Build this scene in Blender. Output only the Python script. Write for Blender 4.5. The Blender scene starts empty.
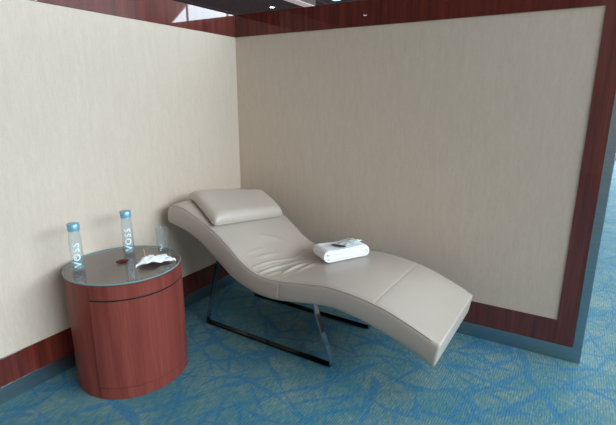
import bpy, bmesh, math, random
from mathutils import Vector, Matrix, noise
from math import pi, sin, cos, radians

# ------------------------------------------------------------------ camera, world, light, exposure
SC = bpy.context.scene
COL = SC.collection
cam_d = bpy.data.cameras.new('camera')
cam = bpy.data.objects.new('camera', cam_d); COL.objects.link(cam)
cam_d.sensor_width = 36.0
cam_d.lens = 442.35 / 616 * 36
cam_d.clip_start = 0.02
_r = Vector((0.8578578, 0.5138802, 0.0026775))
_u = Vector((-0.1294628, 0.2110736, 0.9688588))
_b = Vector((0.4973122, -0.8314897, 0.2475995))
cam.matrix_world = Matrix(((_r.x, _u.x, _b.x, 2.3155635), (_r.y, _u.y, _b.y, -2.7904274), (_r.z, _u.z, _b.z, 1.5), (0, 0, 0, 1)))
SC.camera = cam

world = bpy.data.worlds.new('world'); SC.world = world; world.use_nodes = True
world.node_tree.nodes['Background'].inputs[0].default_value = (0.62, 0.80, 1.0, 1)
world.node_tree.nodes['Background'].inputs[1].default_value = 0.35

def area(name, loc, rot, sx, sy, power, color):
    d = bpy.data.lights.new(name, 'AREA'); d.shape = 'RECTANGLE'; d.size = sx; d.size_y = sy
    d.energy = power; d.color = color
    o = bpy.data.objects.new(name, d); COL.objects.link(o); o.location = loc; o.rotation_euler = rot
    return o
# daylight arriving through the glazing on the right (east) and at the far side (north) of the hall
area('daylight_east', (14.35, -0.4, 5.75), (0, radians(90), 0), 4.2, 14.2, 3000, (0.74, 0.88, 1.0))
area('daylight_north', (8.0, 11.4, 3.2), (radians(-90), 0, 0), 12.0, 5.4, 2600, (0.74, 0.89, 1.0))
area('daylight_skylight', (7.2, 0.1, 8.3), (0, 0, 0), 7.0, 5.8, 450, (0.78, 0.90, 1.0))
area('fill_south', (7.2, -8.4, 2.9), (radians(90), 0, 0), 5.0, 2.8, 95, (1.0, 0.90, 0.82))  # added warm front fill for the right partition, no source known there

SC.view_settings.view_transform = 'Standard'
SC.view_settings.look = 'None'
SC.view_settings.gamma = 1.0
SC.view_settings.use_curve_mapping = False
SC.view_settings.exposure = 0.0

# ------------------------------------------------------------------ material helpers
def mat(name, col=(0.8, 0.8, 0.8), rough=0.5, metal=0.0, **kw):
    m = bpy.data.materials.new(name); m.use_nodes = True
    b = m.node_tree.nodes['Principled BSDF']
    b.inputs['Base Color'].default_value = (*col, 1); b.inputs['Roughness'].default_value = rough
    b.inputs['Metallic'].default_value = metal
    for k, v in kw.items(): b.inputs[k.replace('_', ' ')].default_value = v
    return m

class NT:
    def __init__(s, m): s.t = m.node_tree; s.b = s.t.nodes['Principled BSDF']
    def n(s, typ, **kw):
        x = s.t.nodes.new(typ)
        for k, v in kw.items():
            if k.startswith('i_'):
                key = k[2:]; x.inputs[int(key) if key.isdigit() else key.replace('_', ' ')].default_value = v
            else: setattr(x, k, v)
        return x
    def l(s, a, b): s.t.links.new(a, b)
    def math(s, op, a, b=None, clamp=False):
        x = s.t.nodes.new('ShaderNodeMath'); x.operation = op; x.use_clamp = clamp
        for i, v in enumerate((a, b)):
            if v is None: continue
            if isinstance(v, (int, float)): x.inputs[i].default_value = v
            else: s.l(v, x.inputs[i])
        return x.outputs[0]
    def coords(s, scale=(1, 1, 1), rot=(0, 0, 0), loc=(0, 0, 0), src='Object'):
        tc = s.n('ShaderNodeTexCoord'); mp = s.n('ShaderNodeMapping')
        mp.inputs['Scale'].default_value = scale; mp.inputs['Rotation'].default_value = rot; mp.inputs['Location'].default_value = loc
        s.l(tc.outputs[src], mp.inputs[0]); return mp.outputs[0]
    def noise(s, vec, scale, detail=2, rough=0.5, out=0, dist=0):
        x = s.n('ShaderNodeTexNoise'); x.inputs['Scale'].default_value = scale; x.inputs['Detail'].default_value = detail
        x.inputs['Roughness'].default_value = rough; x.inputs['Distortion'].default_value = dist
        s.l(vec, x.inputs['Vector']); return x.outputs[out]
    def ramp(s, fac, stops):
        x = s.n('ShaderNodeValToRGB'); e = x.color_ramp.elements
        e[0].position, e[0].color = stops[0][0], (*stops[0][1], 1)
        e[1].position, e[1].color = stops[-1][0], (*stops[-1][1], 1)
        for p, c in stops[1:-1]:
            q = e.new(p); q.color = (*c, 1)
        s.l(fac, x.inputs[0]); return x.outputs[0]
    def mix(s, fac, a, b, blend='MIX'):
        x = s.n('ShaderNodeMix', data_type='RGBA', blend_type=blend)
        for v, i in ((fac, 0), (a, 6), (b, 7)):
            if isinstance(v, (int, float)): x.inputs[i].default_value = v
            elif isinstance(v, tuple): x.inputs[i].default_value = (*v, 1)
            else: s.l(v, x.inputs[i])
        return x.outputs[2]
    def bump(s, h, strength, dist):
        x = s.n('ShaderNodeBump'); x.inputs['Strength'].default_value = strength; x.inputs['Distance'].default_value = dist
        s.l(h, x.inputs['Height']); s.l(x.outputs[0], s.b.inputs['Normal'])

def wood(name, dark, mid, light, rough=0.35, coat=1.0, coat_rough=0.03, ior=1.6, grain=26):
    m = mat(name, mid, rough, Coat_Weight=coat, Coat_Roughness=coat_rough, Coat_IOR=ior)
    t = NT(m)
    v = t.coords((grain, grain, 0.9)); w = t.coords((160, 160, 5))
    a = t.noise(v, 1.0, 4, 0.6, dist=0.3); f = t.noise(w, 1.0, 2, 0.5)
    s = t.math('ADD', t.math('MULTIPLY', a, 0.72), t.math('MULTIPLY', f, 0.28))
    t.l(t.ramp(s, [(0.34, dark), (0.5, mid), (0.66, light)]), t.b.inputs['Base Color'])
    return m

M = {}
M['frame_wood'] = wood('lacquered_mahogany', (0.070, 0.012, 0.009), (0.120, 0.021, 0.014), (0.18, 0.034, 0.022), coat_rough=0.015, ior=1.6)
M['frame_wood'].node_tree.nodes['Principled BSDF'].inputs['Specular IOR Level'].default_value = 0.15
M['drum_wood'] = wood('drum_mahogany', (0.16, 0.034, 0.026), (0.215, 0.048, 0.035), (0.275, 0.066, 0.048), rough=0.45, coat=0.08, coat_rough=0.22, ior=1.45, grain=15)
M['drum_wood'].node_tree.nodes['Principled BSDF'].inputs['Specular IOR Level'].default_value = 0.15
M['dark_wood'] = wood('dark_ceiling_wood', (0.14, 0.062, 0.052), (0.22, 0.10, 0.085), (0.30, 0.14, 0.12), coat=0.25, coat_rough=0.25, rough=0.6, ior=1.4)
M['shade_sheet'] = mat('shade_sheet_black', (0.015, 0.015, 0.016), 0.9)
M['gap'] = mat('shadow_gap_black', (0.01, 0.006, 0.005), 0.8)

def fabric(name, a, b):
    m = mat(name, a, 0.85, Sheen_Weight=0.15); t = NT(m)
    v = t.coords((420, 420, 26)); h = t.coords((60, 60, 500)); c = t.coords((34, 34, 5))
    n1 = t.noise(v, 1.0, 2, 0.6); n2 = t.noise(h, 1.0, 1, 0.5); n3 = t.noise(c, 1.0, 3, 0.6)
    s = t.math('ADD', t.math('MULTIPLY', n1, 0.5), t.math('ADD', t.math('MULTIPLY', n2, 0.25), t.math('MULTIPLY', n3, 0.25)))
    t.l(t.ramp(s, [(0.36, b), (0.64, a)]), t.b.inputs['Base Color'])
    t.bump(t.math('ADD', n1, n2), 0.25, 0.001)
    return m
M['fabric'] = fabric('beige_wall_textile', (0.695, 0.585, 0.47), (0.60, 0.495, 0.39))

M['alu'] = mat('brushed_aluminium', (0.34, 0.40, 0.43), 0.34, 1.0)
t = NT(M['alu']); t.l(t.ramp(t.noise(t.coords((5, 5, 300)), 1.0, 2), [(0.3, (0.30, 0.37, 0.40)), (0.7, (0.39, 0.46, 0.49))]), t.b.inputs['Base Color'])
M['chrome'] = mat('polished_chrome', (0.42, 0.46, 0.50), 0.07, 1.0)
M['dark_chrome'] = mat('black_chrome', (0.05, 0.055, 0.06), 0.12, 1.0)
M['paint'] = mat('pale_plaster', (0.50, 0.47, 0.45), 0.8)
M['brown_plaster'] = mat('taupe_plaster', (0.30, 0.21, 0.17), 0.8)
M['white_metal'] = mat('white_coated_metal', (0.75, 0.76, 0.78), 0.4)
M['grey_metal'] = mat('grey_window_metal', (0.16, 0.17, 0.18), 0.4, 0.6)

# leather
def leather(name, ca, cb):
    m = mat(name, ca, 0.36, Specular_IOR_Level=0.55, Coat_Weight=0.15, Coat_Roughness=0.25); t = NT(m)
    c = t.coords(); n = t.noise(c, 3.0, 3); g = t.n('ShaderNodeTexVoronoi'); g.inputs['Scale'].default_value = 420; t.l(c, g.inputs['Vector'])
    t.l(t.ramp(n, [(0.3, cb), (0.7, ca)]), t.b.inputs['Base Color'])
    x = t.math('ADD', t.math('MULTIPLY', g.outputs['Distance'], 0.35), t.math('MULTIPLY', t.noise(c, 22, 3), 1.3))
    t.bump(x, 0.22, 0.004)
    return m
M['leather'] = leather('taupe_leather', (0.485, 0.425, 0.36), (0.45, 0.39, 0.325))
M['leather_light'] = leather('pale_leather', (0.565, 0.495, 0.42), (0.53, 0.46, 0.385))
M['seam'] = mat('seam_thread', (0.34, 0.30, 0.25), 0.6)

# carpet
def carpet():
    m = mat('patterned_blue_carpet', (0.1, 0.3, 0.5), 0.95); t = NT(m)
    tc = t.n('ShaderNodeTexCoord'); P = tc.outputs['Object']
    # carpet tiles, turned in random quarter turns
    sc = t.n('ShaderNodeVectorMath', operation='SCALE'); sc.inputs['Scale'].default_value = 2.0; t.l(P, sc.inputs[0])
    fl = t.n('ShaderNodeVectorMath', operation='FLOOR'); t.l(sc.outputs[0], fl.inputs[0])
    wn = t.n('ShaderNodeTexWhiteNoise', noise_dimensions='2D'); t.l(fl.outputs[0], wn.inputs['Vector'])
    # heathered ribs
    def mp(scale, rz=0):
        x = t.n('ShaderNodeMapping'); x.inputs['Scale'].default_value = scale; x.inputs['Rotation'].default_value = (0, 0, rz); t.l(P, x.inputs[0]); return x.outputs[0]
    fine = t.noise(mp((170, 22, 1)), 1.0, 2, 0.6)
    sep = t.n('ShaderNodeSeparateXYZ'); t.l(P, sep.inputs[0])
    cord = t.math('MULTIPLY', t.math('SINE', t.math('MULTIPLY', sep.outputs[0], 2 * pi / 0.0125)), 0.055); cross = t.noise(mp((60, 170, 1)), 1.0, 1, 0.5)
    tone = t.math('MULTIPLY', t.math('SUBTRACT', wn.outputs['Value'], 0.5), 0.035)
    rib_n = t.math('ADD', t.math('ADD', t.math('ADD', t.math('MULTIPLY', fine, 0.75), t.math('MULTIPLY', cross, 0.25)), tone), cord)
    rib = rib_n
    patch = t.noise(mp((3.2, 3.2, 1)), 1.0, 3, 0.6)
    base = t.ramp(t.math('ADD', t.math('MULTIPLY', rib, 0.68), t.math('MULTIPLY', patch, 0.32)),
                  [(0.36, (0.014, 0.140, 0.225)), (0.46, (0.056, 0.195, 0.232)), (0.54, (0.120, 0.220, 0.218)), (0.66, (0.25, 0.33, 0.30))])
    # broken brush strokes: sparse curved lines that swell and thin out, in three crossing families
    def strokes(seed, rz, freq, wid, thr):
        w = t.noise(mp((1.5, 1.5, 1), rz + seed), 1.0, 1.0, 0.4, out=1)
        sb = t.n('ShaderNodeVectorMath', operation='SUBTRACT'); t.l(w, sb.inputs[0]); sb.inputs[1].default_value = (0.5 + seed, 0.5, 0.5)
        mu = t.n('ShaderNodeVectorMath', operation='MULTIPLY_ADD'); t.l(sb.outputs[0], mu.inputs[0]); mu.inputs[1].default_value = (0.62, 0.62, 0); t.l(mp((1, 1, 1), rz), mu.inputs[2])
        sx = t.n('ShaderNodeSeparateXYZ'); t.l(mu.outputs[0], sx.inputs[0])
        tri = t.math('PINGPONG', t.math('MULTIPLY', sx.outputs[0], freq), 0.5)          # 0 at line centres
        dist = t.math('DIVIDE', tri, freq)                                                # metres from the line
        jit = t.math('MULTIPLY', t.math('SUBTRACT', t.noise(mp((130, 20, 1)), 1.0, 2), 0.5), 0.012)
        msk = t.noise(mp((3.4, 3.4, 1), rz * 2 + seed), 1.0, 1)
        width = t.math('MULTIPLY', t.math('SUBTRACT', msk, thr), wid)
        return t.math('MULTIPLY', t.math('SUBTRACT', width, t.math('ADD', dist, jit)), 90, clamp=True)
    s = t.math('MAXIMUM', strokes(0.0, 0.5, 5.2, 0.105, 0.36), t.math('MAXIMUM', strokes(2.3, 1.75, 4.6, 0.095, 0.37), t.math('MAXIMUM', strokes(5.1, 2.7, 4.1, 0.10, 0.38), t.math('MAXIMUM', strokes(8.7, 1.1, 4.8, 0.085, 0.38), t.math('MAXIMUM', strokes(11.3, 0.1, 5.6, 0.07, 0.39), strokes(14.9, 2.3, 5.2, 0.075, 0.39))))))
    s = t.math('MULTIPLY', s, 0.80)
    blue = t.ramp(rib, [(0.3, (0.007, 0.095, 0.235)), (0.7, (0.028, 0.215, 0.375))])
    c = t.mix(t.math('MULTIPLY', s, 0.88), base, blue)
    t.l(c, t.b.inputs['Base Color'])
    t.bump(rib, 0.5, 0.003)
    return m
M['carpet'] = carpet()

def thin_glass(name, tint, ior, body=None, amount=0.0):
    """clear glass wall: what is behind shows through, the surface mirrors by its own angle"""
    m = bpy.data.materials.new(name); m.use_nodes = True; nt = m.node_tree; nt.nodes.clear()
    out = nt.nodes.new('ShaderNodeOutputMaterial'); tr = nt.nodes.new('ShaderNodeBsdfTransparent'); tr.inputs[0].default_value = (*tint, 1)
    gl = nt.nodes.new('ShaderNodeBsdfGlossy'); gl.inputs['Roughness'].default_value = 0.01
    fr = nt.nodes.new('ShaderNodeFresnel'); ge = nt.nodes.new('ShaderNodeNewGeometry'); mr = nt.nodes.new('ShaderNodeMapRange'); mr.inputs['To Min'].default_value = ior; mr.inputs['To Max'].default_value = 1 / ior
    nt.links.new(ge.outputs['Backfacing'], mr.inputs['Value']); nt.links.new(mr.outputs[0], fr.inputs[0]); mx = nt.nodes.new('ShaderNodeMixShader')
    src = tr.outputs[0]
    if body:
        df = nt.nodes.new('ShaderNodeBsdfDiffuse'); df.inputs[0].default_value = (*body, 1); m2 = nt.nodes.new('ShaderNodeMixShader'); m2.inputs[0].default_value = amount
        nt.links.new(tr.outputs[0], m2.inputs[1]); nt.links.new(df.outputs[0], m2.inputs[2]); src = m2.outputs[0]
    nt.links.new(fr.outputs[0], mx.inputs[0]); nt.links.new(src, mx.inputs[1]); nt.links.new(gl.outputs[0], mx.inputs[2]); nt.links.new(mx.outputs[0], out.inputs[0])
    return m
M['glass'] = thin_glass('clear_bottle_glass', (0.96, 0.985, 0.99), 1.45, (0.60, 0.82, 0.96), 0.03)
M['thin_glass'] = thin_glass('clear_tumbler_glass', (0.95, 0.975, 0.985), 1.5, (0.8, 0.88, 0.92), 0.02)
M['water'] = thin_glass('water', (0.90, 0.97, 1.0), 1.33, (0.60, 0.84, 0.98), 0.20)
M['table_glass'] = thin_glass('tabletop_glass', (0.90, 0.95, 0.95), 1.52)
M['glass_edge'] = mat('green_glass_edge', (0.16, 0.32, 0.32), 0.15)
M['top_veneer'] = wood('drum_top_veneer', (0.17, 0.062, 0.046), (0.21, 0.078, 0.060), (0.26, 0.100, 0.078), coat=0.0, grain=8)
M['grommet'] = mat('dark_red_plastic', (0.10, 0.004, 0.005), 0.6, Specular_IOR_Level=0.2)
M['cap'] = mat('blue_grey_bottle_cap', (0.22, 0.46, 0.62), 0.32, 0.35)
M['letter'] = mat('pale_blue_lettering', (0.80, 0.95, 1.0), 0.5)
M['towel'] = mat('white_terry', (0.93, 0.95, 0.97), 0.95, Sheen_Weight=0.3)
t = NT(M['towel']); c = t.coords(); t.bump(t.math('ADD', t.noise(c, 260, 3), t.math('MULTIPLY', t.noise(c, 60, 2), 0.7)), 0.6, 0.004)
M['napkin'] = mat('white_paper_napkin', (0.90, 0.93, 0.92), 0.9)
M['stick'] = mat('pale_wood_stick', (0.78, 0.60, 0.38), 0.6)
M['packet'] = mat('pale_mint_plastic_film', (0.60, 0.76, 0.72), 0.25, Specular_IOR_Level=0.7)
t = NT(M['packet']); c = t.coords(); t.l(t.ramp(t.noise(c, 45, 2), [(0.40, (0.50, 0.64, 0.61)), (0.6, (0.82, 0.93, 0.91))]), t.b.inputs['Base Color'])
t.bump(t.noise(c, 90, 3), 0.5, 0.004)
M['dark_strip'] = mat('dark_plastic_strip', (0.03, 0.045, 0.055), 0.35)
M['lamp'] = mat('lamp_glow', (1, 1, 1), 0.5, Emission_Color=(0.92, 0.96, 1.0, 1), Emission_Strength=14)
M['soffit_glow'] = mat('soffit_pale_glow', (0.9, 0.8, 0.8), 0.5, Emission_Color=(1.0, 0.66, 0.60, 1), Emission_Strength=0.30)
M['glint_teal'] = mat('glint_glow', (1, 1, 1), 0.5, Emission_Color=(0.45, 0.95, 0.95, 1), Emission_Strength=1.6)

# ------------------------------------------------------------------ mesh helpers
def link(name, me, m, parent=None, smooth=False):
    o = bpy.data.objects.new(name, me); COL.objects.link(o)
    if m is not None: me.materials.append(m)
    if smooth:
        for p in me.polygons: p.use_smooth = True
    if parent: o.parent = parent
    return o
def from_bm(name, bm, m, parent=None, smooth=False, sharp=None):
    bmesh.ops.recalc_face_normals(bm, faces=bm.faces)
    me = bpy.data.meshes.new(name); bm.to_mesh(me); bm.free()
    if sharp is not None:
        me.shade_smooth() if hasattr(me, 'shade_smooth') else None
        me.set_sharp_from_angle(angle=radians(sharp))
        return link(name, me, m, parent)
    return link(name, me, m, parent, smooth)
def empty(name, loc=(0, 0, 0), rz=0):
    o = bpy.data.objects.new(name, None); COL.objects.link(o); o.location = loc; o.rotation_euler = (0, 0, rz); o.empty_display_size = 0.1
    return o
def tag(o, label=None, cat=None, group=None, kind=None):
    if label: o['label'] = label
    if cat: o['category'] = cat
    if group: o['group'] = group
    if kind: o['kind'] = kind
    return o
def box(bm, x0, x1, y0, y1, z0, z1, bev=0.0, seg=2):
    r = bmesh.ops.create_cube(bm, size=1.0); vs = r['verts']
    for v in vs:
        v.co = Vector((x0 + (v.co.x + .5) * (x1 - x0), y0 + (v.co.y + .5) * (y1 - y0), z0 + (v.co.z + .5) * (z1 - z0)))
    if bev > 0:
        es = list({e for v in vs for e in v.link_edges})
        bmesh.ops.bevel(bm, geom=es, offset=bev, segments=seg, affect='EDGES', profile=0.5, clamp_overlap=True)
def bx(name, m, x0, x1, y0, y1, z0, z1, bev=0.0, parent=None):
    bm = bmesh.new(); box(bm, x0, x1, y0, y1, z0, z1, bev)
    return from_bm(name, bm, m, parent)
def lathe(bm, prof, n=48, c=(0, 0, 0), a0=0.0, a1=2 * pi):
    """profile [(r, z)...]; closed around; points with r=0 become poles"""
    full = abs(a1 - a0 - 2 * pi) < 1e-6
    cnt = n if full else n + 1
    rings = []
    for r, z in prof:
        if r < 1e-7: rings.append([bm.verts.new((c[0], c[1], c[2] + z))])
        else: rings.append([bm.verts.new((c[0] + r * cos(a0 + (a1 - a0) * i / n), c[1] + r * sin(a0 + (a1 - a0) * i / n), c[2] + z)) for i in range(cnt)])
    for A, B in zip(rings[:-1], rings[1:]):
        for i in range(n):
            j = (i + 1) % cnt
            a = [A[i], A[j]] if len(A) > 1 else [A[0]]
            b = [B[j], B[i]] if len(B) > 1 else [B[0]]
            if len(a) + len(b) >= 3: bm.faces.new(a + b)
def tube(bm, pts, r, n=8):
    rings = []
    for i, p in enumerate(pts):
        p = Vector(p); a = Vector(pts[max(0, i - 1)]); b = Vector(pts[min(len(pts) - 1, i + 1)]); d = (b - a).normalized()
        up = Vector((0, 0, 1)) if abs(d.z) < 0.9 else Vector((1, 0, 0)); s = d.cross(up).normalized(); q = s.cross(d)
        rings.append([bm.verts.new(p + (s * cos(2 * pi * k / n) + q * sin(2 * pi * k / n)) * r) for k in range(n)])
    for A, B in zip(rings[:-1], rings[1:]):
        for k in range(n): bm.faces.new((A[k], A[(k + 1) % n], B[(k + 1) % n], B[k]))
    bm.faces.new(rings[0][::-1]); bm.faces.new(rings[-1])
def interp(x, pts):
    if x <= pts[0][0]: return pts[0][1]
    for (a, b), (c, d) in zip(pts[:-1], pts[1:]):
        if x <= c: return b + (d - b) * (x - a) / (c - a)
    return pts[-1][1]
def catmull(pts, n):
    """smooth resample of a 2-D polyline, n points evenly by length"""
    P = [Vector(p) for p in pts]; P = [P[0] * 2 - P[1]] + P + [P[-1] * 2 - P[-2]]; out = []
    for i in range(1, len(P) - 2):
        for k in range(16):
            t_ = k / 16; a, b, c, d = P[i - 1:i + 3]
            out.append(0.5 * ((2 * b) + (c - a) * t_ + (2 * a - 5 * b + 4 * c - d) * t_ ** 2 + (3 * b - a - 3 * c + d) * t_ ** 3))
    out.append(P[-2]); L = [0]
    for a, b in zip(out[:-1], out[1:]): L.append(L[-1] + (b - a).length)
    res = []; j = 0
    for k in range(n):
        s = L[-1] * k / (n - 1)
        while j < len(L) - 2 and L[j + 1] < s: j += 1
        f = 0 if L[j + 1] == L[j] else (s - L[j]) / (L[j + 1] - L[j]); res.append(out[j].lerp(out[j + 1], min(1, f)))
    return res

# ------------------------------------------------------------------ the hall shell
def struct(o): o['kind'] = 'structure'; return o
struct(bx('floor', M['carpet'], -6, 14.2, -8.2, 11.2, -0.12, 0.0))
# low dark ceiling over the cubicle side, high one over the open side
bm = bmesh.new()
for i in range(9):                                   # broad dark planks with joints
    box(bm, -6 + i * 0.92, -6 + i * 0.92 + 0.905, -8.2, 11.2, 3.0 + (0.004 if i % 2 else 0), 3.08, 0.004, 1)
struct(from_bm('ceiling', bm, M['dark_wood']))
struct(bx('trim_1', M['dark_wood'], 2.28, 2.40, -8.2, 11.2, 3.0, 8.1))
bm = bmesh.new()
box(bm, 2.28, 3.7, -8.2, 11.2, 8.1, 8.2); box(bm, 10.7, 14.2, -8.2, 11.2, 8.1, 8.2); box(bm, 3.7, 10.7, -8.2, -2.8, 8.1, 8.2); box(bm, 3.7, 10.7, 3.0, 11.2, 8.1, 8.2)
struct(from_bm('ceiling', bm, M['brown_plaster']))
bm = bmesh.new()
for i in range(5): box(bm, 3.67 + i * 1.74, 3.73 + i * 1.74, -2.8, 3.0, 8.1, 8.18)
for i in range(5): box(bm, 3.7, 10.7, -2.8 + i * 1.435, -2.74 + i * 1.435, 8.1, 8.18)
struct(from_bm('window_4', bm, M['grey_metal']))
struct(bx('wall_west', M['dark_wood'], -8.1, -6.0, -8.2, 11.2, 0, 3.08))
struct(bx('wall_divider', M['paint'], -2.4, -2.25, -8.1, -4.1, 0, 2.98))
bm = bmesh.new()
box(bm, -6, 4.7, -8.3, -8.2, 0, 8.2); box(bm, 9.7, 14.2, -8.3, -8.2, 0, 8.2); box(bm, 4.7, 9.7, -8.3, -8.2, 0, 1.5); box(bm, 4.7, 9.7, -8.3, -8.2, 4.3, 8.2)
struct(from_bm('wall_south', bm, M['brown_plaster']))
bm = bmesh.new()
for x in (4.7, 6.35, 8.0, 9.64): box(bm, x, x + .06, -8.28, -8.2, 1.5, 4.3)
struct(from_bm('fill_opening', bm, M['grey_metal']))  # bars of an invented opening, added only for the south fill
# north wall: solid on the low side, glazed on the high side with a raked upper corner
bm = bmesh.new()
box(bm, -6, 2.0, 11.2, 11.3, 0, 8.2); box(bm, 2.0, 14.2, 11.2, 11.3, 0, 0.5)
vs = [(14.2, 3.65), (14.2, 5.9), (10.64, 5.9)]
f0 = [bm.verts.new((x, 11.2, z)) for x, z in vs]; f1 = [bm.verts.new((x, 11.3, z)) for x, z in vs]
bm.faces.new(f0); bm.faces.new(f1[::-1])
for i in range(3): bm.faces.new((f0[i], f1[i], f1[(i + 1) % 3], f0[(i + 1) % 3]))
box(bm, 2.0, 14.2, 11.2, 11.3, 5.9, 8.2)
struct(from_bm('wall_north', bm, M['brown_plaster']))
bm = bmesh.new()
for x in (2.0, 3.9, 5.8, 7.7, 9.65, 11.75, 13.6): box(bm, x, x + .05, 11.2, 11.28, 0.5, 6.0)
box(bm, 2.0, 14.2, 11.2, 11.28, 2.4, 2.46)
struct(from_bm('window_1', bm, M['grey_metal']))
bm = bmesh.new()
box(bm, 14.2, 14.3, -8.3, 11.3, 0, 3.6); box(bm, 14.2, 14.3, -8.3, 11.3, 7.9, 8.2); box(bm, 14.2, 14.3, 6.8, 11.3, 3.6, 7.9)
struct(from_bm('wall_east', bm, M['paint']))
bm = bmesh.new()
for i in range(8): box(bm, 14.14, 14.24, -7.9 + i * 2.1, -7.82 + i * 2.1, 3.6, 7.9)
box(bm, 14.14, 14.24, -8.2, 6.8, 5.7, 5.77)
struct(from_bm('window_2', bm, M['grey_metal']))

# ------------------------------------------------------------------ the two partition walls
H1, H2, H3, H4 = 0.091, 0.243, 1.9555, 2.110
XF, XW, XM = 2.361, 2.458, 2.507
LEND = -3.45
# left partition: face at x = 0
wl = struct(bx('wall_left', M['paint'], -0.110, -0.014, LEND, 0.10, 0, H4 - 0.002))
struct(bx('fabric_panel', M['fabric'], -0.014, -0.006, LEND + .12, 0.008, H2 - .004, H3 + .004, 0.0, wl))
struct(bx('top_rail', M['frame_wood'], -0.014, 0.0, LEND, 0.0, H3, H4, 0.0015, wl))
struct(bx('bottom_rail', M['frame_wood'], -0.014, 0.0, LEND, 0.0, H1, H2, 0.0015, wl))
struct(bx('stile', M['frame_wood'], -0.014, 0.0, LEND, LEND + .12, H2, H3, 0.0015, wl))
struct(bx('baseboard_left', M['alu'], -0.014, -0.002, LEND, 0.0, 0.0, H1, 0.001))
# back partition: face at y = 0
wr = struct(bx('wall_right', M['paint'], 0.0, XM - .004, 0.014, 0.110, 0, H4 - 0.002))
struct(bx('fabric_panel', M['fabric'], -0.008, XF + .004, 0.006, 0.014, H2 - .004, H3 + .004, 0.0, wr))
struct(bx('top_rail', M['frame_wood'], 0.0, XF, 0.0, 0.014, H3, H4, 0.0015, wr))
struct(bx('bottom_rail', M['frame_wood'], 0.0, XF, 0.0, 0.014, H1, H2, 0.0015, wr))
struct(bx('stile', M['frame_wood'], XF, XW, 0.0, 0.014, H1, H4, 0.0015, wr))
struct(bx('metal_edge_trim', M['alu'], XW, XM, -0.001, 0.114, H1, H4, 0.004, wr))
struct(bx('baseboard_right', M['alu'], 0.0, XM, -0.001, 0.014, 0.0, H1, 0.001))

# ------------------------------------------------------------------ chaise longue
TH = radians(-1.5)
chaise = tag(empty('chaise_longue', (0, -0.86, 0), TH), 'wavy beige leather chaise longue on chrome sled legs, standing along the back partition', 'chaise longue')
WID = 0.67
TOP = [(0.112, 0.822), (0.150, 0.842), (0.236, 0.836), (0.331, 0.802), (0.415, 0.768), (0.504, 0.722), (0.613, 0.646), (0.714, 0.567), (0.80, 0.523), (0.881, 0.507),
       (0.988, 0.510), (1.080, 0.522), (1.180, 0.537), (1.280, 0.549), (1.375, 0.548), (1.478, 0.538), (1.571, 0.521), (1.653, 0.499), (1.761, 0.459), (1.893, 0.403)]
BOT = [(0.098, 0.712), (0.19, 0.696), (0.271, 0.672), (0.378, 0.625), (0.516, 0.526), (0.650, 0.438), (0.790, 0.390), (0.905, 0.380), (0.990, 0.385), (1.106, 0.403),
       (1.234, 0.424), (1.319, 0.430), (1.400, 0.424), (1.482, 0.410), (1.587, 0.384), (1.690, 0.352), (1.770, 0.322), (1.872, 0.274)]
NS = 380
Tc = catmull(TOP, NS); Bc = catmull(BOT, NS)
def ztop(x): return interp(x, [(p.x, p.y) for p in Tc])
def ridge(x, w, ax, aw, bx_, bw, width, h):
    """a soft crease crest along the segment a-b"""
    dx, dw = bx_ - ax, bw - aw; L2 = dx * dx + dw * dw
    s = ((x - ax) * dx + (w - aw) * dw) / L2; sc_ = max(0, min(1, s))
    d = math.hypot(x - ax - sc_ * dx, w - aw - sc_ * dw)
    fall = sin(pi * min(1, max(0.0, 0.12 + sc_ * 0.76)))
    return h * fall * math.exp(-(d / width) ** 2)
CREASES = [(0.775, 0.03, 0.80, 0.22, 0.008, 0.009), (0.80, 0.22, 0.86, 0.36, 0.009, 0.008), (0.86, 0.36, 0.83, 0.52, 0.010, 0.007), (0.83, 0.52, 0.74, 0.58, 0.012, 0.006),
           (0.83, 0.02, 0.875, 0.22, 0.009, 0.013), (0.875, 0.22, 0.93, 0.34, 0.010, 0.009), (0.87, 0.03, 0.93, 0.14, 0.008, 0.009), (0.94, 0.10, 0.965, 0.30, 0.010, 0.012),
           (0.80, 0.06, 0.82, 0.18, 0.006, 0.007), (0.62, 0.28, 0.70, 0.44, 0.012, 0.006), (1.00, 0.15, 1.03, 0.34, 0.014, 0.006), (0.73, 0.12, 0.76, 0.30, 0.009, 0.006), (0.69, 0.10, 0.70, 0.24, 0.009, 0.004)]
SEAMS = (0.99, 1.565)
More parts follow.
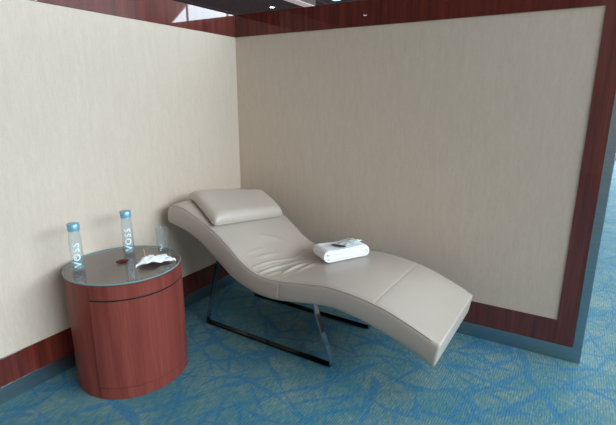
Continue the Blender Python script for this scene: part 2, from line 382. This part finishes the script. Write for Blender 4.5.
def cushion_section(Tp, Bp, xx, endk):
    """closed ring of (w, vector) for one station: rounded rectangle between top and bottom profile points"""
    up = (Tp - Bp); th = up.length; u_ = up / th
    ring = []
    rt, rb = 0.022 * endk + .004, 0.014 * endk + .003
    NT_ = 40
    # top side from near to far
    pts = []
    for k in range(6):                                  # near top corner
        a = pi - (pi / 2) * k / 5; pts.append((rt + rt * cos(a), th - rt + rt * sin(a)))
    for k in range(1, NT_): pts.append((rt + (WID - 2 * rt) * k / NT_, th))
    for k in range(6):
        a = pi / 2 - (pi / 2) * k / 5; pts.append((WID - rt + rt * cos(a), th - rt + rt * sin(a)))
    for k in range(1, 4): pts.append((WID + 0.003, (th - rt) + (rb - th + rt) * k / 4))
    for k in range(4):
        a = 0 - (pi / 2) * k / 3; pts.append((WID - rb + rb * cos(a), rb + rb * sin(a)))
    for k in range(1, 8): pts.append((WID - rb - (WID - 2 * rb) * k / 8, 0))
    for k in range(4):
        a = -pi / 2 - (pi / 2) * k / 3; pts.append((rb + rb * cos(a), rb + rb * sin(a)))
    for k in range(1, 4): pts.append((-0.003, rb + (th - rt - rb) * k / 4))
    out = []
    for w, h in pts:
        tt = h / th
        if h > th * 0.6:
            inside = max(0.0, min(1.0, min(w, WID - w) / 0.10))
            crown = 0.006 * (1 - (1 - inside) ** 2)
            dip = 0.0
            if 0.02 < w < WID - 0.02:
                for c_ in CREASES: dip += 1.15 * ridge(xx, w, *c_)
                if 0.5 < xx < 1.15: dip -= 0.006 * math.exp(-((xx - 0.84) / 0.10) ** 2) * inside
            h2 = h + crown + dip
            for s_ in SEAMS: h2 -= 0.0022 * math.exp(-((xx - s_) / 0.0045) ** 2)
        else: h2 = h
        wo = w
        for s_ in SEAMS:
            if w <= 0.001 and s_ < 1.2: wo = w + 0.003 * math.exp(-((xx - s_) / 0.005) ** 2)
        p = Bp + u_ * h2
        out.append((p.x, wo, p.y))
    return out
bm = bmesh.new(); rings = []
for i in range(NS):
    a, b = Tc[i], Bc[i]
    e = min(i, NS - 1 - i)
    xx = a.x
    rings.append([bm.verts.new(p) for p in cushion_section(a, b, xx, 1.0)])
for A, B in zip(rings[:-1], rings[1:]):
    n = len(A)
    for k in range(n): bm.faces.new((A[k], A[(k + 1) % n], B[(k + 1) % n], B[k]))
# rounded ends: shrink towards the section's middle while stepping outwards
def cap(ring, dirx, dirz, r):
    prev = ring; n = len(ring)
    ctr = sum((v.co for v in ring), Vector()) / n
    up = Vector((0, 0, 1))
    for k in range(1, 5):
        a = (pi / 2) * k / 4; ins = r * (1 - cos(a)); out = r * sin(a)
        new = []
        for v in ring:
            d = v.co - ctr; hx, hy, hz = d
            L = math.hypot(d.x, d.z) or 1
            q = v.co.copy()
            q.y -= max(-ins, min(ins, d.y / (WID / 2) * ins * (1 if abs(d.y) > WID / 2 - 0.03 else abs(d.y) / (WID / 2))))
            f = ins / 0.06
            q.x -= d.x * f * .8; q.z -= d.z * f * .8
            q.x += dirx * out; q.z += dirz * out
            new.append(bm.verts.new(q))
        for j in range(n): bm.faces.new((prev[j], prev[(j + 1) % n], new[(j + 1) % n], new[j]))
        prev = new
    bm.faces.new(prev)
cap(rings[0], -0.99, 0.10, 0.013); cap(rings[-1], 0.98, -0.22, 0.012)
from_bm('cushion', bm, M['leather'], chaise, sharp=50)
# edge welts along both long top edges
for nm, w in (('near', 0.006), ('far', WID - 0.006)):
    bm = bmesh.new()
    pts = []
    for i in range(4, NS - 4, 3):
        up = (Tc[i] - Bc[i]).normalized(); p = Tc[i] - up * 0.0045; pts.append((p.x, w, p.y))
    tube(bm, pts, 0.0026, 6)
    from_bm('piping', bm, M['leather_light'], chaise, smooth=True)

bm = bmesh.new()                                       # dark lining added under the shell to deepen shade and darken the bars' reflections
rr_ = []
for i in range(10, NS - 10, 4):
    up = (Tc[i] - Bc[i]).normalized(); a_ = Bc[i] - up * 0.0015; b_ = Bc[i] - up * 0.005
    rr_.append([bm.verts.new(p) for p in ((a_.x, 0.03, a_.y), (a_.x, WID - .03, a_.y), (b_.x, WID - .03, b_.y), (b_.x, 0.03, b_.y))])
for A, B in zip(rr_[:-1], rr_[1:]):
    for k in range(4): bm.faces.new((A[k], A[(k + 1) % 4], B[(k + 1) % 4], B[k]))
bm.faces.new(rr_[0]); bm.faces.new(rr_[-1][::-1])
from_bm('underside_shade_sheet', bm, M['shade_sheet'], chaise, sharp=40)
# sled frames: flat chromed bar bent to a trapezoid; world y = -0.72 / -0.33
def bar_path(bm, pts, width, thick, y):
    """flat bar following an x-z path with mitred corners"""
    P = [Vector((p[0], p[1])) for p in pts]; A, B = [], []
    for i, p in enumerate(P):
        d0 = (p - P[i - 1]).normalized() if i else None
        d1 = (P[i + 1] - p).normalized() if i < len(P) - 1 else None
        if d0 is None: nn = Vector((-d1.y, d1.x)); k = 1
        elif d1 is None: nn = Vector((-d0.y, d0.x)); k = 1
        else:
            n0, n1 = Vector((-d0.y, d0.x)), Vector((-d1.y, d1.x)); nn = (n0 + n1).normalized(); k = 1 / max(0.4, nn.dot(n0))
        A.append(p + nn * thick / 2 * k); B.append(p - nn * thick / 2 * k)
    R_ = [[bm.verts.new((q.x, yy, q.y)) for q, yy in ((a, y), (a, y + width), (b, y + width), (b, y))] for a, b in zip(A, B)]
    for X, Y in zip(R_[:-1], R_[1:]):
        for k in range(4): bm.faces.new((X[k], X[(k + 1) % 4], Y[(k + 1) % 4], Y[k]))
    bm.faces.new(R_[0][::-1]); bm.faces.new(R_[-1])
frame = empty('sled_frame'); frame.parent = chaise
def zbot(x): return interp(x, [(p.x, p.y) for p in Bc])
for wv in (0.094, 0.612):
    bm = bmesh.new()
    tl, tr = (0.445, zbot(0.445)), (1.140, zbot(1.140) - 0.002)
    bl, br = (0.290, 0.012), (1.280, 0.012)
    def corner(c, a, b, r=0.028, n=5):
        c, a, b = Vector(c), Vector(a), Vector(b); p = c + (a - c).normalized() * r; q = c + (b - c).normalized() * r
        return [tuple(p.lerp(c, k / n).lerp(c.lerp(q, k / n), k / n)) for k in range(n + 1)]
    c1, c2 = corner(bl, tl, br, 0.018), corner(br, bl, tr, 0.018)
    bar_path(bm, [tl] + c1[:4], 0.036, 0.010, wv); from_bm('leg', bm, M['chrome'], frame)
    bm = bmesh.new(); bar_path(bm, c2[2:] + [tr], 0.036, 0.010, wv); from_bm('leg', bm, M['chrome'], frame)
    bm = bmesh.new(); bar_path(bm, c1[3:] + c2[:3], 0.036, 0.010, wv); from_bm('floor_runner', bm, M['dark_chrome'], frame)
for i, (x, zz) in enumerate(((0.48, 0), (1.12, 0))):
    bm = bmesh.new(); z = zbot(x) - 0.006
    box(bm, x - .025, x + .025, 0.10, 0.64, z - .014, z - .002, 0.002, 1)
    from_bm('cross_bar', bm, M['grey_metal'], frame)

# ------------------------------------------------------------------ head pillow (lies on the chaise)
pc = {'FN': (0.496, 0.004), 'FF': (0.578, 0.598), 'BN': (0.135, 0.135), 'BF': (0.345, 0.660)}
def pil(u_, v_):   # u: front->back, v: near->far
    x = (1 - u_) * ((1 - v_) * pc['FN'][0] + v_ * pc['FF'][0]) + u_ * ((1 - v_) * pc['BN'][0] + v_ * pc['BF'][0])
    w = (1 - u_) * ((1 - v_) * pc['FN'][1] + v_ * pc['FF'][1]) + u_ * ((1 - v_) * pc['BN'][1] + v_ * pc['BF'][1])
    return x, w
bm = bmesh.new(); NU, NV = 36, 60; top, bot = {}, {}
def se(t_):            # superellipse style thickness falloff with a rounded edge
    e_ = min(t_, 1 - t_) * 2; return (1 - (1 - min(1, e_ / 0.34)) ** 2.3) ** (1 / 2.3)
def pnorm(x):
    e_ = 0.01; tx, tz = 2 * e_, ztop(x + e_) - ztop(x - e_); L_ = math.hypot(tx, tz); return -tz / L_, tx / L_
for i in range(NU + 1):
    for j in range(NV + 1):
        u_, v_ = i / NU, j / NV; x, w = pil(u_, v_); nx, nz = pnorm(0.5 * x + 0.5 * 0.33)
        k = min(1, se(u_)) * min(1, (1 - (1 - min(1, min(v_, 1 - v_) * 2 / 0.19)) ** 2.3) ** (1 / 2.3))
        hmax = 0.078 - 0.012 * u_
        wr_ = 0.0018 * noise.noise(Vector((u_ * 5, v_ * 9, 0.3)))
        z0 = ztop(max(x, 0.14)) + 0.008 + 0.003 * (2 * abs(u_ - 0.5)) ** 3
        mid = hmax * 0.28
        t1 = mid + (hmax - mid + wr_) * k; b1 = mid * (1 - k)
        top[i, j] = bm.verts.new((x + nx * t1, w, z0 + nz * t1))
        bot[i, j] = top[i, j] if (i in (0, NU) or j in (0, NV)) else bm.verts.new((x + nx * b1, w, z0 + nz * b1))
for i in range(NU):
    for j in range(NV):
        bm.faces.new((top[i, j], top[i + 1, j], top[i + 1, j + 1], top[i, j + 1]))
        q = [bot[i, j], bot[i, j + 1], bot[i + 1, j + 1], bot[i + 1, j]]
        q = list(dict.fromkeys(q))
        if len(q) >= 3:
            try: bm.faces.new(q)
            except ValueError: pass
pillow = from_bm('head_pillow', bm, M['leather_light'], None, smooth=True)
pillow.location = (0, -0.86, 0); pillow.rotation_euler = (0, 0, TH)
tag(pillow, 'flat rectangular beige leather pillow resting on the raised head of the chaise', 'pillow')
bm = bmesh.new(); pts = []                              # seam running round the pillow's rim
per = [(u / 30, 0.0) for u in range(1, 30)] + [(1.0, v / 30) for v in range(1, 30)] + [(1 - u / 30, 1.0) for u in range(1, 30)] + [(0.0, 1 - v / 30) for v in range(1, 30)]
for u_, v_ in per + per[:1]:
    i, j = round(u_ * NU), round(v_ * NV); x, w = pil(u_, v_); nx, nz = pnorm(0.5 * x + 0.165)
    hmax = 0.078 - 0.012 * u_; z0 = ztop(max(x, 0.14)) + 0.008 + 0.003 * (2 * abs(u_ - 0.5)) ** 3
    pts.append((x + nx * hmax * .28, w, z0 + nz * hmax * .28))
tube(bm, pts, 0.0026, 6)
from_bm('piping', bm, M['leather_light'], pillow, smooth=True)

# ------------------------------------------------------------------ folded towel on the chaise
def surf_matrix(x, w, ang):
    """frame on the chaise's top at local (x, w): axis 1 along ang in the surface"""
    s = (ztop(x + .08) - ztop(x - .08)) / .16
    Mx = Matrix.Translation((0, -0.86, 0)) @ Matrix.Rotation(TH, 4, 'Z') @ Matrix.Translation((x, w, ztop(x)))
    return Mx @ Matrix.Rotation(-math.atan(s), 4, 'Y') @ Matrix.Rotation(ang, 4, 'Z')
TW, TD, THh = 0.300, 0.215, 0.082                     # along the rounded end face, depth, height
TX, TY_ = 1.122, 0.490
TM = surf_matrix(TX, TY_, radians(50))
def drape(a, y):      # how far the seat's surface leaves the tangent plane under the towel's point (a, y)
    xl = TX + a * cos(radians(50)) - y * sin(radians(50)); s = (ztop(TX + .08) - ztop(TX - .08)) / .16
    return ztop(xl) - (ztop(TX) + s * (xl - TX)) + 0.004
bm = bmesh.new()
def stadium(hw, h0, h1, n=8):
    r = (h1 - h0) / 2; zc = (h0 + h1) / 2; o = []
    for k in range(n + 1):
        a = -pi / 2 + pi * k / n; o.append((hw - r + r * cos(a), zc + r * sin(a)))
    for k in range(1, 12): o.append((hw - r - (2 * hw - 2 * r) * k / 12, h1))
    for k in range(n + 1):
        a = pi / 2 + pi * k / n; o.append((-hw + r + r * cos(a), zc + r * sin(a)))
    for k in range(1, 12): o.append((-hw + r + (2 * hw - 2 * r) * k / 12, h0))
    return o
ring0 = stadium(TW / 2, 0.0, THh); n = len(ring0); rg = []
ND = 22
for k in range(ND + 1):
    y = -TD / 2 + TD * k / ND; e_ = min(k, ND - k); sh = (0.90, 0.97, 1.0)[min(e_, 2)]
    row = []
    for j, (a, z) in enumerate(ring0):
        nz_ = noise.noise(Vector((a * 14, y * 12, z * 20))) * 0.0035
        sag = -0.006 * (z / THh) * math.cos(min(1, abs(a) / (TW / 2)) * pi / 2)
        zz = (z - THh / 2) * sh + THh / 2 + (nz_ if z > 0.01 else 0) + sag
        row.append(bm.verts.new((a * (0.985 + 0.015 * sh) + nz_ * 0.6, y + (nz_ * 0.8 if e_ == 0 else 0), zz + 0.004 + drape(a, y))))
    rg.append(row)
for A, B in zip(rg[:-1], rg[1:]):
    for j in range(n): bm.faces.new((A[j], A[(j + 1) % n], B[(j + 1) % n], B[j]))
bm.faces.new(rg[0][::-1]); bm.faces.new(rg[-1])
towel = from_bm('folded_towel', bm, M['towel'], None, sharp=60); towel.matrix_world = TM
tag(towel, 'thick white towel folded into a slab, lying on the seat of the chaise', 'towel')
# the folded layers seen on the end faces: a spiral of soft rolls
for sgn in (-1,):
    bm = bmesh.new()
    for lvl in (0.34, 0.66):
        pts = [(-TW / 2 + 0.022 + (TW - 0.040) * k / 14, sgn * (TD / 2 + 0.0005), THh * lvl + 0.0022 * sin(k * 1.1 + lvl * 9) - 0.004 * lvl * math.cos((k / 7 - 1) * pi / 2) + drape(-TW / 2 + TW * k / 14, sgn * TD / 2)) for k in range(15)]
        tube(bm, pts, 0.0055, 6)
    pts = [(TW / 2 - 0.022 + 0.010 * cos(a), sgn * (TD / 2 + 0.0005), THh * .5 + 0.010 * sin(a) + drape(TW / 2, sgn * TD / 2)) for a in [(-pi / 2 + pi * k / 8) for k in range(9)]]
    tube(bm, pts, 0.0055, 6)
    from_bm('fold', bm, M['towel'], towel, smooth=True)

# packet on the towel
pk = tag(empty('amenity_packet'), 'small pale green plastic packet with a dark edge, lying on the folded white towel', 'packet')
pk.matrix_world = TM @ Matrix.Translation((0.046, -0.018, THh + 0.0060)) @ Matrix.Rotation(radians(24), 4, 'Z')
bm = bmesh.new(); g = {}
PA, PB = 0.155, 0.112
for s_ in (0, 1):
    for i in range(17):
        for j in range(13):
            u_, v_ = i / 16, j / 12; edge = min(u_, 1 - u_, v_, 1 - v_)
            if edge == 0 and s_: g[s_, i, j] = g[0, i, j]; continue
            puff = 0.011 * min(1, edge * 5) ** 0.6 * (0.6 + 0.7 * noise.noise(Vector((u_ * 4.2, v_ * 3.6, 1.3))) + .3)
            g[s_, i, j] = bm.verts.new(((u_ - .5) * PA + 0.004 * sin(v_ * 9), (v_ - .5) * PB + 0.004 * sin(u_ * 11), 0.003 + (max(puff, 0.002) if s_ else -0.001) + 0.003 * (edge == 0)))
for s_ in (0, 1):
    for i in range(16):
        for j in range(12):
            q = [g[s_, i, j], g[s_, i + 1, j], g[s_, i + 1, j + 1], g[s_, i, j + 1]]
            try: bm.faces.new(q if s_ else q[::-1])
            except ValueError: pass
from_bm('film_wrap', bm, M['packet'], pk, smooth=True)
st = bx('dark_strip', M['dark_strip'], -0.090, -0.074, -0.060, 0.058, 0.001, 0.008, 0.003, pk)

# ------------------------------------------------------------------ drum side table
TC = (0.299, -1.364); R0 = 0.292; HT = 0.638
drum = tag(empty('side_table', (TC[0], TC[1], 0)), 'round mahogany drum side table with a glass top, standing in front of the left partition', 'side table')
bm = bmesh.new()
lathe(bm, [(0, 0), (R0 - .002, 0), (R0, .002), (R0, 0.623), (R0 - .002, 0.625), (0, 0.625)], 96)
from_bm('drum_body', bm, M['drum_wood'], drum, sharp=30)
def curved_panel(name, a0, a1, z0, z1, r0, r1, m, bev=0.0015):
    bm = bmesh.new(); N = 48
    prof = [(r0, z0), (r1 - bev, z0), (r1, z0 + bev), (r1, z1 - bev), (r1 - bev, z1), (r0, z1)]
    rgs = [[bm.verts.new((r * cos(a), r * sin(a), z)) for r, z in prof] for a in [a0 + (a1 - a0) * k / N for k in range(N + 1)]]
    for A, B in zip(rgs[:-1], rgs[1:]):
        for k in range(6): bm.faces.new((A[k], A[(k + 1) % 6], B[(k + 1) % 6], B[k]))
    bm.faces.new(rgs[0]); bm.faces.new(rgs[-1][::-1])
    return from_bm(name, bm, m, drum, sharp=30)
A0, A1 = radians(-71), radians(75)
curved_panel('drawer', A0, A1, 0.553, 0.6225, R0 - .004, R0 + .0035, M['drum_wood'])
curved_panel('door', A0, A1, 0.068, 0.545, R0 - .004, R0 + .0055, M['drum_wood'])
curved_panel('plinth', A0, A1, 0.002, 0.064, R0 - .004, R0 + .003, M['drum_wood'])
curved_panel('reveal_strip', A0 - .012, A1 + .012, 0.004, 0.6215, R0 - .003, R0 + .0008, M['gap'])
bm = bmesh.new(); lathe(bm, [(0, 0.625), (0.286, 0.625), (0.286, 0.6295), (0, 0.6295)], 96); from_bm('tabletop', bm, M['top_veneer'], drum, sharp=30)
bm = bmesh.new(); lathe(bm, [(0, 0.6305), (R0 + .001, 0.6305), (R0 + .001, HT), (0, HT)], 96); gt = from_bm('glass_top', bm, M['table_glass'], drum, sharp=30)
bm = bmesh.new(); lathe(bm, [(R0 + .001, 0.6305), (R0 + .003, 0.6305), (R0 + .0045, 0.632), (R0 + .0045, 0.6365), (R0 + .003, HT), (R0 + .001, HT), (R0 + .001, 0.6305)], 96); from_bm('polished_edge', bm, M['glass_edge'], gt, sharp=30)
bm = bmesh.new(); lathe(bm, [(0, HT + .0002), (0.031, HT + .0002), (0.033, HT + .0012), (0.031, HT + .0022), (0, HT + .0022)], 32, (-0.025, 0.008, 0)); from_bm('grommet', bm, M['grommet'], drum, sharp=30)

# ------------------------------------------------------------------ water bottles
def text_mesh(s, size):
    cu = bpy.data.curves.new('t', 'FONT'); cu.body = s; cu.size = size; cu.resolution_u = 3; cu.extrude = 0.0003; cu.offset = 0.0012; cu.align_x = 'LEFT'; cu.space_character = 1.25
    o = bpy.data.objects.new('t', cu); COL.objects.link(o); bpy.context.view_layer.update()
    dg = bpy.context.evaluated_depsgraph_get(); me = bpy.data.meshes.new_from_object(o.evaluated_get(dg)); bpy.data.objects.remove(o); return me
def bottle(x, y, face, label):
    b = tag(empty('water_bottle', (x, y, HT)), label, 'bottle', 'water bottles on the drum table')
    r = 0.0345
    outer = [(0, 0.002), (r * .7, 0.0), (r * .93, 0.001), (r, 0.006), (r, 0.165), (r * .985, 0.185), (r * .90, 0.207), (r * .84, 0.220), (r * .82, 0.236)]
    inner = [(r * .82 - .0035, 0.236), (r * .84 - .004, 0.219), (r * .90 - .003, 0.205), (r * .985 - .003, 0.183), (r - .003, 0.163), (r - .003, 0.012), (r * .8, 0.009), (0, 0.011)]
    bm = bmesh.new(); lathe(bm, outer + inner, 48); from_bm('glass_body', bm, M['glass'], b, smooth=True)
    b.scale = (0.90, 0.90, 0.93)
    bm = bmesh.new(); q = 0.0036
    lathe(bm, [(0, 0.0115), (r * .8 - .001, 0.0098), (r - q, 0.0130), (r - q, 0.040), (0, 0.040)], 40); from_bm('water', bm, M['water'], b, sharp=40)
    bm = bmesh.new(); rc = r * 0.96
    lathe(bm, [(0, 0.2365), (rc, 0.2365), (rc, 0.2650), (rc - .0015, 0.2668), (0, 0.2668)], 40)
    from_bm('bottle_cap', bm, M['cap'], b, sharp=40)
    bm = bmesh.new(); lathe(bm, [(rc * .94, 0.2280), (rc * .97, 0.2280), (rc * .97, 0.2362), (rc * .94, 0.2362)], 40); from_bm('cap_collar', bm, M['cap'], b, sharp=40)
    me = text_mesh('VOSS', 0.052)
    for v in me.vertices:
        s_, h_, d_ = v.co.x, v.co.y, v.co.z
        ang = face - (h_ - 0.018) / r; rr = r + .0006 + d_
        v.co = Vector((rr * cos(ang), rr * sin(ang), 0.022 + s_))
    link('lettering', me, M['letter'], b)
    return b
bottle(0.180, -1.548, radians(-33), 'clear glass water bottle with blue cap, standing at the left rim of the drum table')
bottle(0.183, -1.240, radians(-35), 'clear water bottle with blue cap, standing at the back of the drum table')

# ------------------------------------------------------------------ tumbler
tb = (0.352, -1.137)
bm = bmesh.new()
lathe(bm, [(0, 0.0), (0.026, 0.0), (0.028, 0.002), (0.033, 0.070), (0.0345, 0.149), (0.0338, 0.1505), (0.0330, 0.149), (0.0315, 0.060), (0.0265, 0.012), (0, 0.010)], 48)
tum = from_bm('drinking_glass', bm, M['thin_glass'], None, smooth=True); tum.location = (tb[0], tb[1], HT)
tag(tum, 'empty clear drinking glass standing behind the crumpled napkin on the drum table', 'glass')

# ------------------------------------------------------------------ crumpled paper napkin
nap = {}
bm = bmesh.new()
quad = [(0.430, -1.392), (0.524, -1.205), (0.435, -1.182), (0.336, -1.270)]     # near-left, right tip, back, left
N = 26
pl = []
for i in range(N + 1):
    for j in range(N + 1):
        u_, v_ = i / N, j / N
        A_ = Vector(quad[0]).lerp(Vector(quad[1]), u_); B_ = Vector(quad[3]).lerp(Vector(quad[2]), u_); p = A_.lerp(B_, v_)
        edge = min(u_, 1 - u_, v_, 1 - v_)
        h = 0.010 + 0.022 * abs(noise.noise(Vector((u_ * 3.1, v_ * 2.7, 4.2)))) + 0.006 * abs(noise.noise(Vector((u_ * 8, v_ * 7, 2.0)))) + 0.012 * sin(pi * v_) * sin(pi * u_)
        h += 0.014 * math.exp(-((u_ - .25) / .2) ** 2) * (1 - v_)
        if edge < .08: h *= 0.75
        jx = 0.008 * noise.noise(Vector((u_ * 6, v_ * 6, 9))); jy = 0.010 * noise.noise(Vector((u_ * 5, v_ * 5, 19)))
        nap[i, j] = bm.verts.new((p.x + jx, p.y + jy, HT + max(0.0015, h)))
for i in range(N):
    for j in range(N): bm.faces.new((nap[i, j], nap[i + 1, j], nap[i + 1, j + 1], nap[i, j + 1]))
for k in (0, N):      # two corners folded down to rest on the glass
    nap[k, 0].co.z = HT + 0.0015; nap[k, N].co.z = HT + 0.0015
nk = from_bm('paper_napkin', bm, M['napkin'], None, smooth=False)
so = nk.modifiers.new('thickness', 'SOLIDIFY'); so.thickness = 0.0009; so.offset = 1
tag(nk, 'crumpled white paper napkin lying on the right side of the drum table', 'napkin')
bm = bmesh.new(); tube(bm, [(0.205, -1.158, HT + .0022), (0.27, -1.205, HT + .003), (0.335, -1.252, HT + .0045)], 0.0021, 8)
sk = from_bm('wooden_stirrer', bm, M['stick'], None, smooth=True)
tag(sk, 'thin pale wooden stirrer lying beside the napkin between bottle and drinking glass', 'stirrer')

# ------------------------------------------------------------------ ceiling lamps, pale soffit box and teal glint seen over the partition and in the lacquer
def downlight(x, y, label, power=6):
    d = tag(empty('downlight', (x, y, 3.0)), label, 'ceiling light', 'ceiling downlights')
    bm = bmesh.new(); lathe(bm, [(0.036, 0.0), (0.052, 0.0), (0.052, -0.006), (0.036, -0.008)], 32)
    from_bm('trim_ring', bm, M['white_metal'], d, sharp=30)
    bm = bmesh.new(); lathe(bm, [(0, -0.004), (0.036, -0.004), (0.036, 0.0), (0, 0.0)], 32); from_bm('lens', bm, M['lamp'], d, sharp=30)
    return d
downlight(-2.336, 3.793, 'small bright round downlight in the dark ceiling just above the partition corner')
downlight(-1.283, -5.239, 'small round downlight in the dark ceiling, mirrored in the wooden top rail')
lb = tag(empty('ceiling_soffit_box', (0, 0, 0)), 'pale rectangular soffit box hanging under the dark ceiling beyond the partitions', 'ceiling light')
bx('soffit_body', M['dark_wood'], -1.606, -1.43, 2.2, 3.687, 2.915, 2.999, 0.004, lb)
bx('glowing_underside', M['soffit_glow'], -1.60, -1.436, 2.22, 3.667, 2.902, 2.915, 0.002, lb)  # faint pink glow added so the soffit's underside looks pale
tt = bx('teal_glint', M['glint_teal'], -1.16, -1.05, 3.60, 3.80, 2.975, 2.999, 0.004)  # glowing sliver standing in for lamp tubes mirrored up there
tag(tt, 'short thin bluish glint of mirrored light under the dark ceiling, right of the pale soffit box', 'ceiling light')
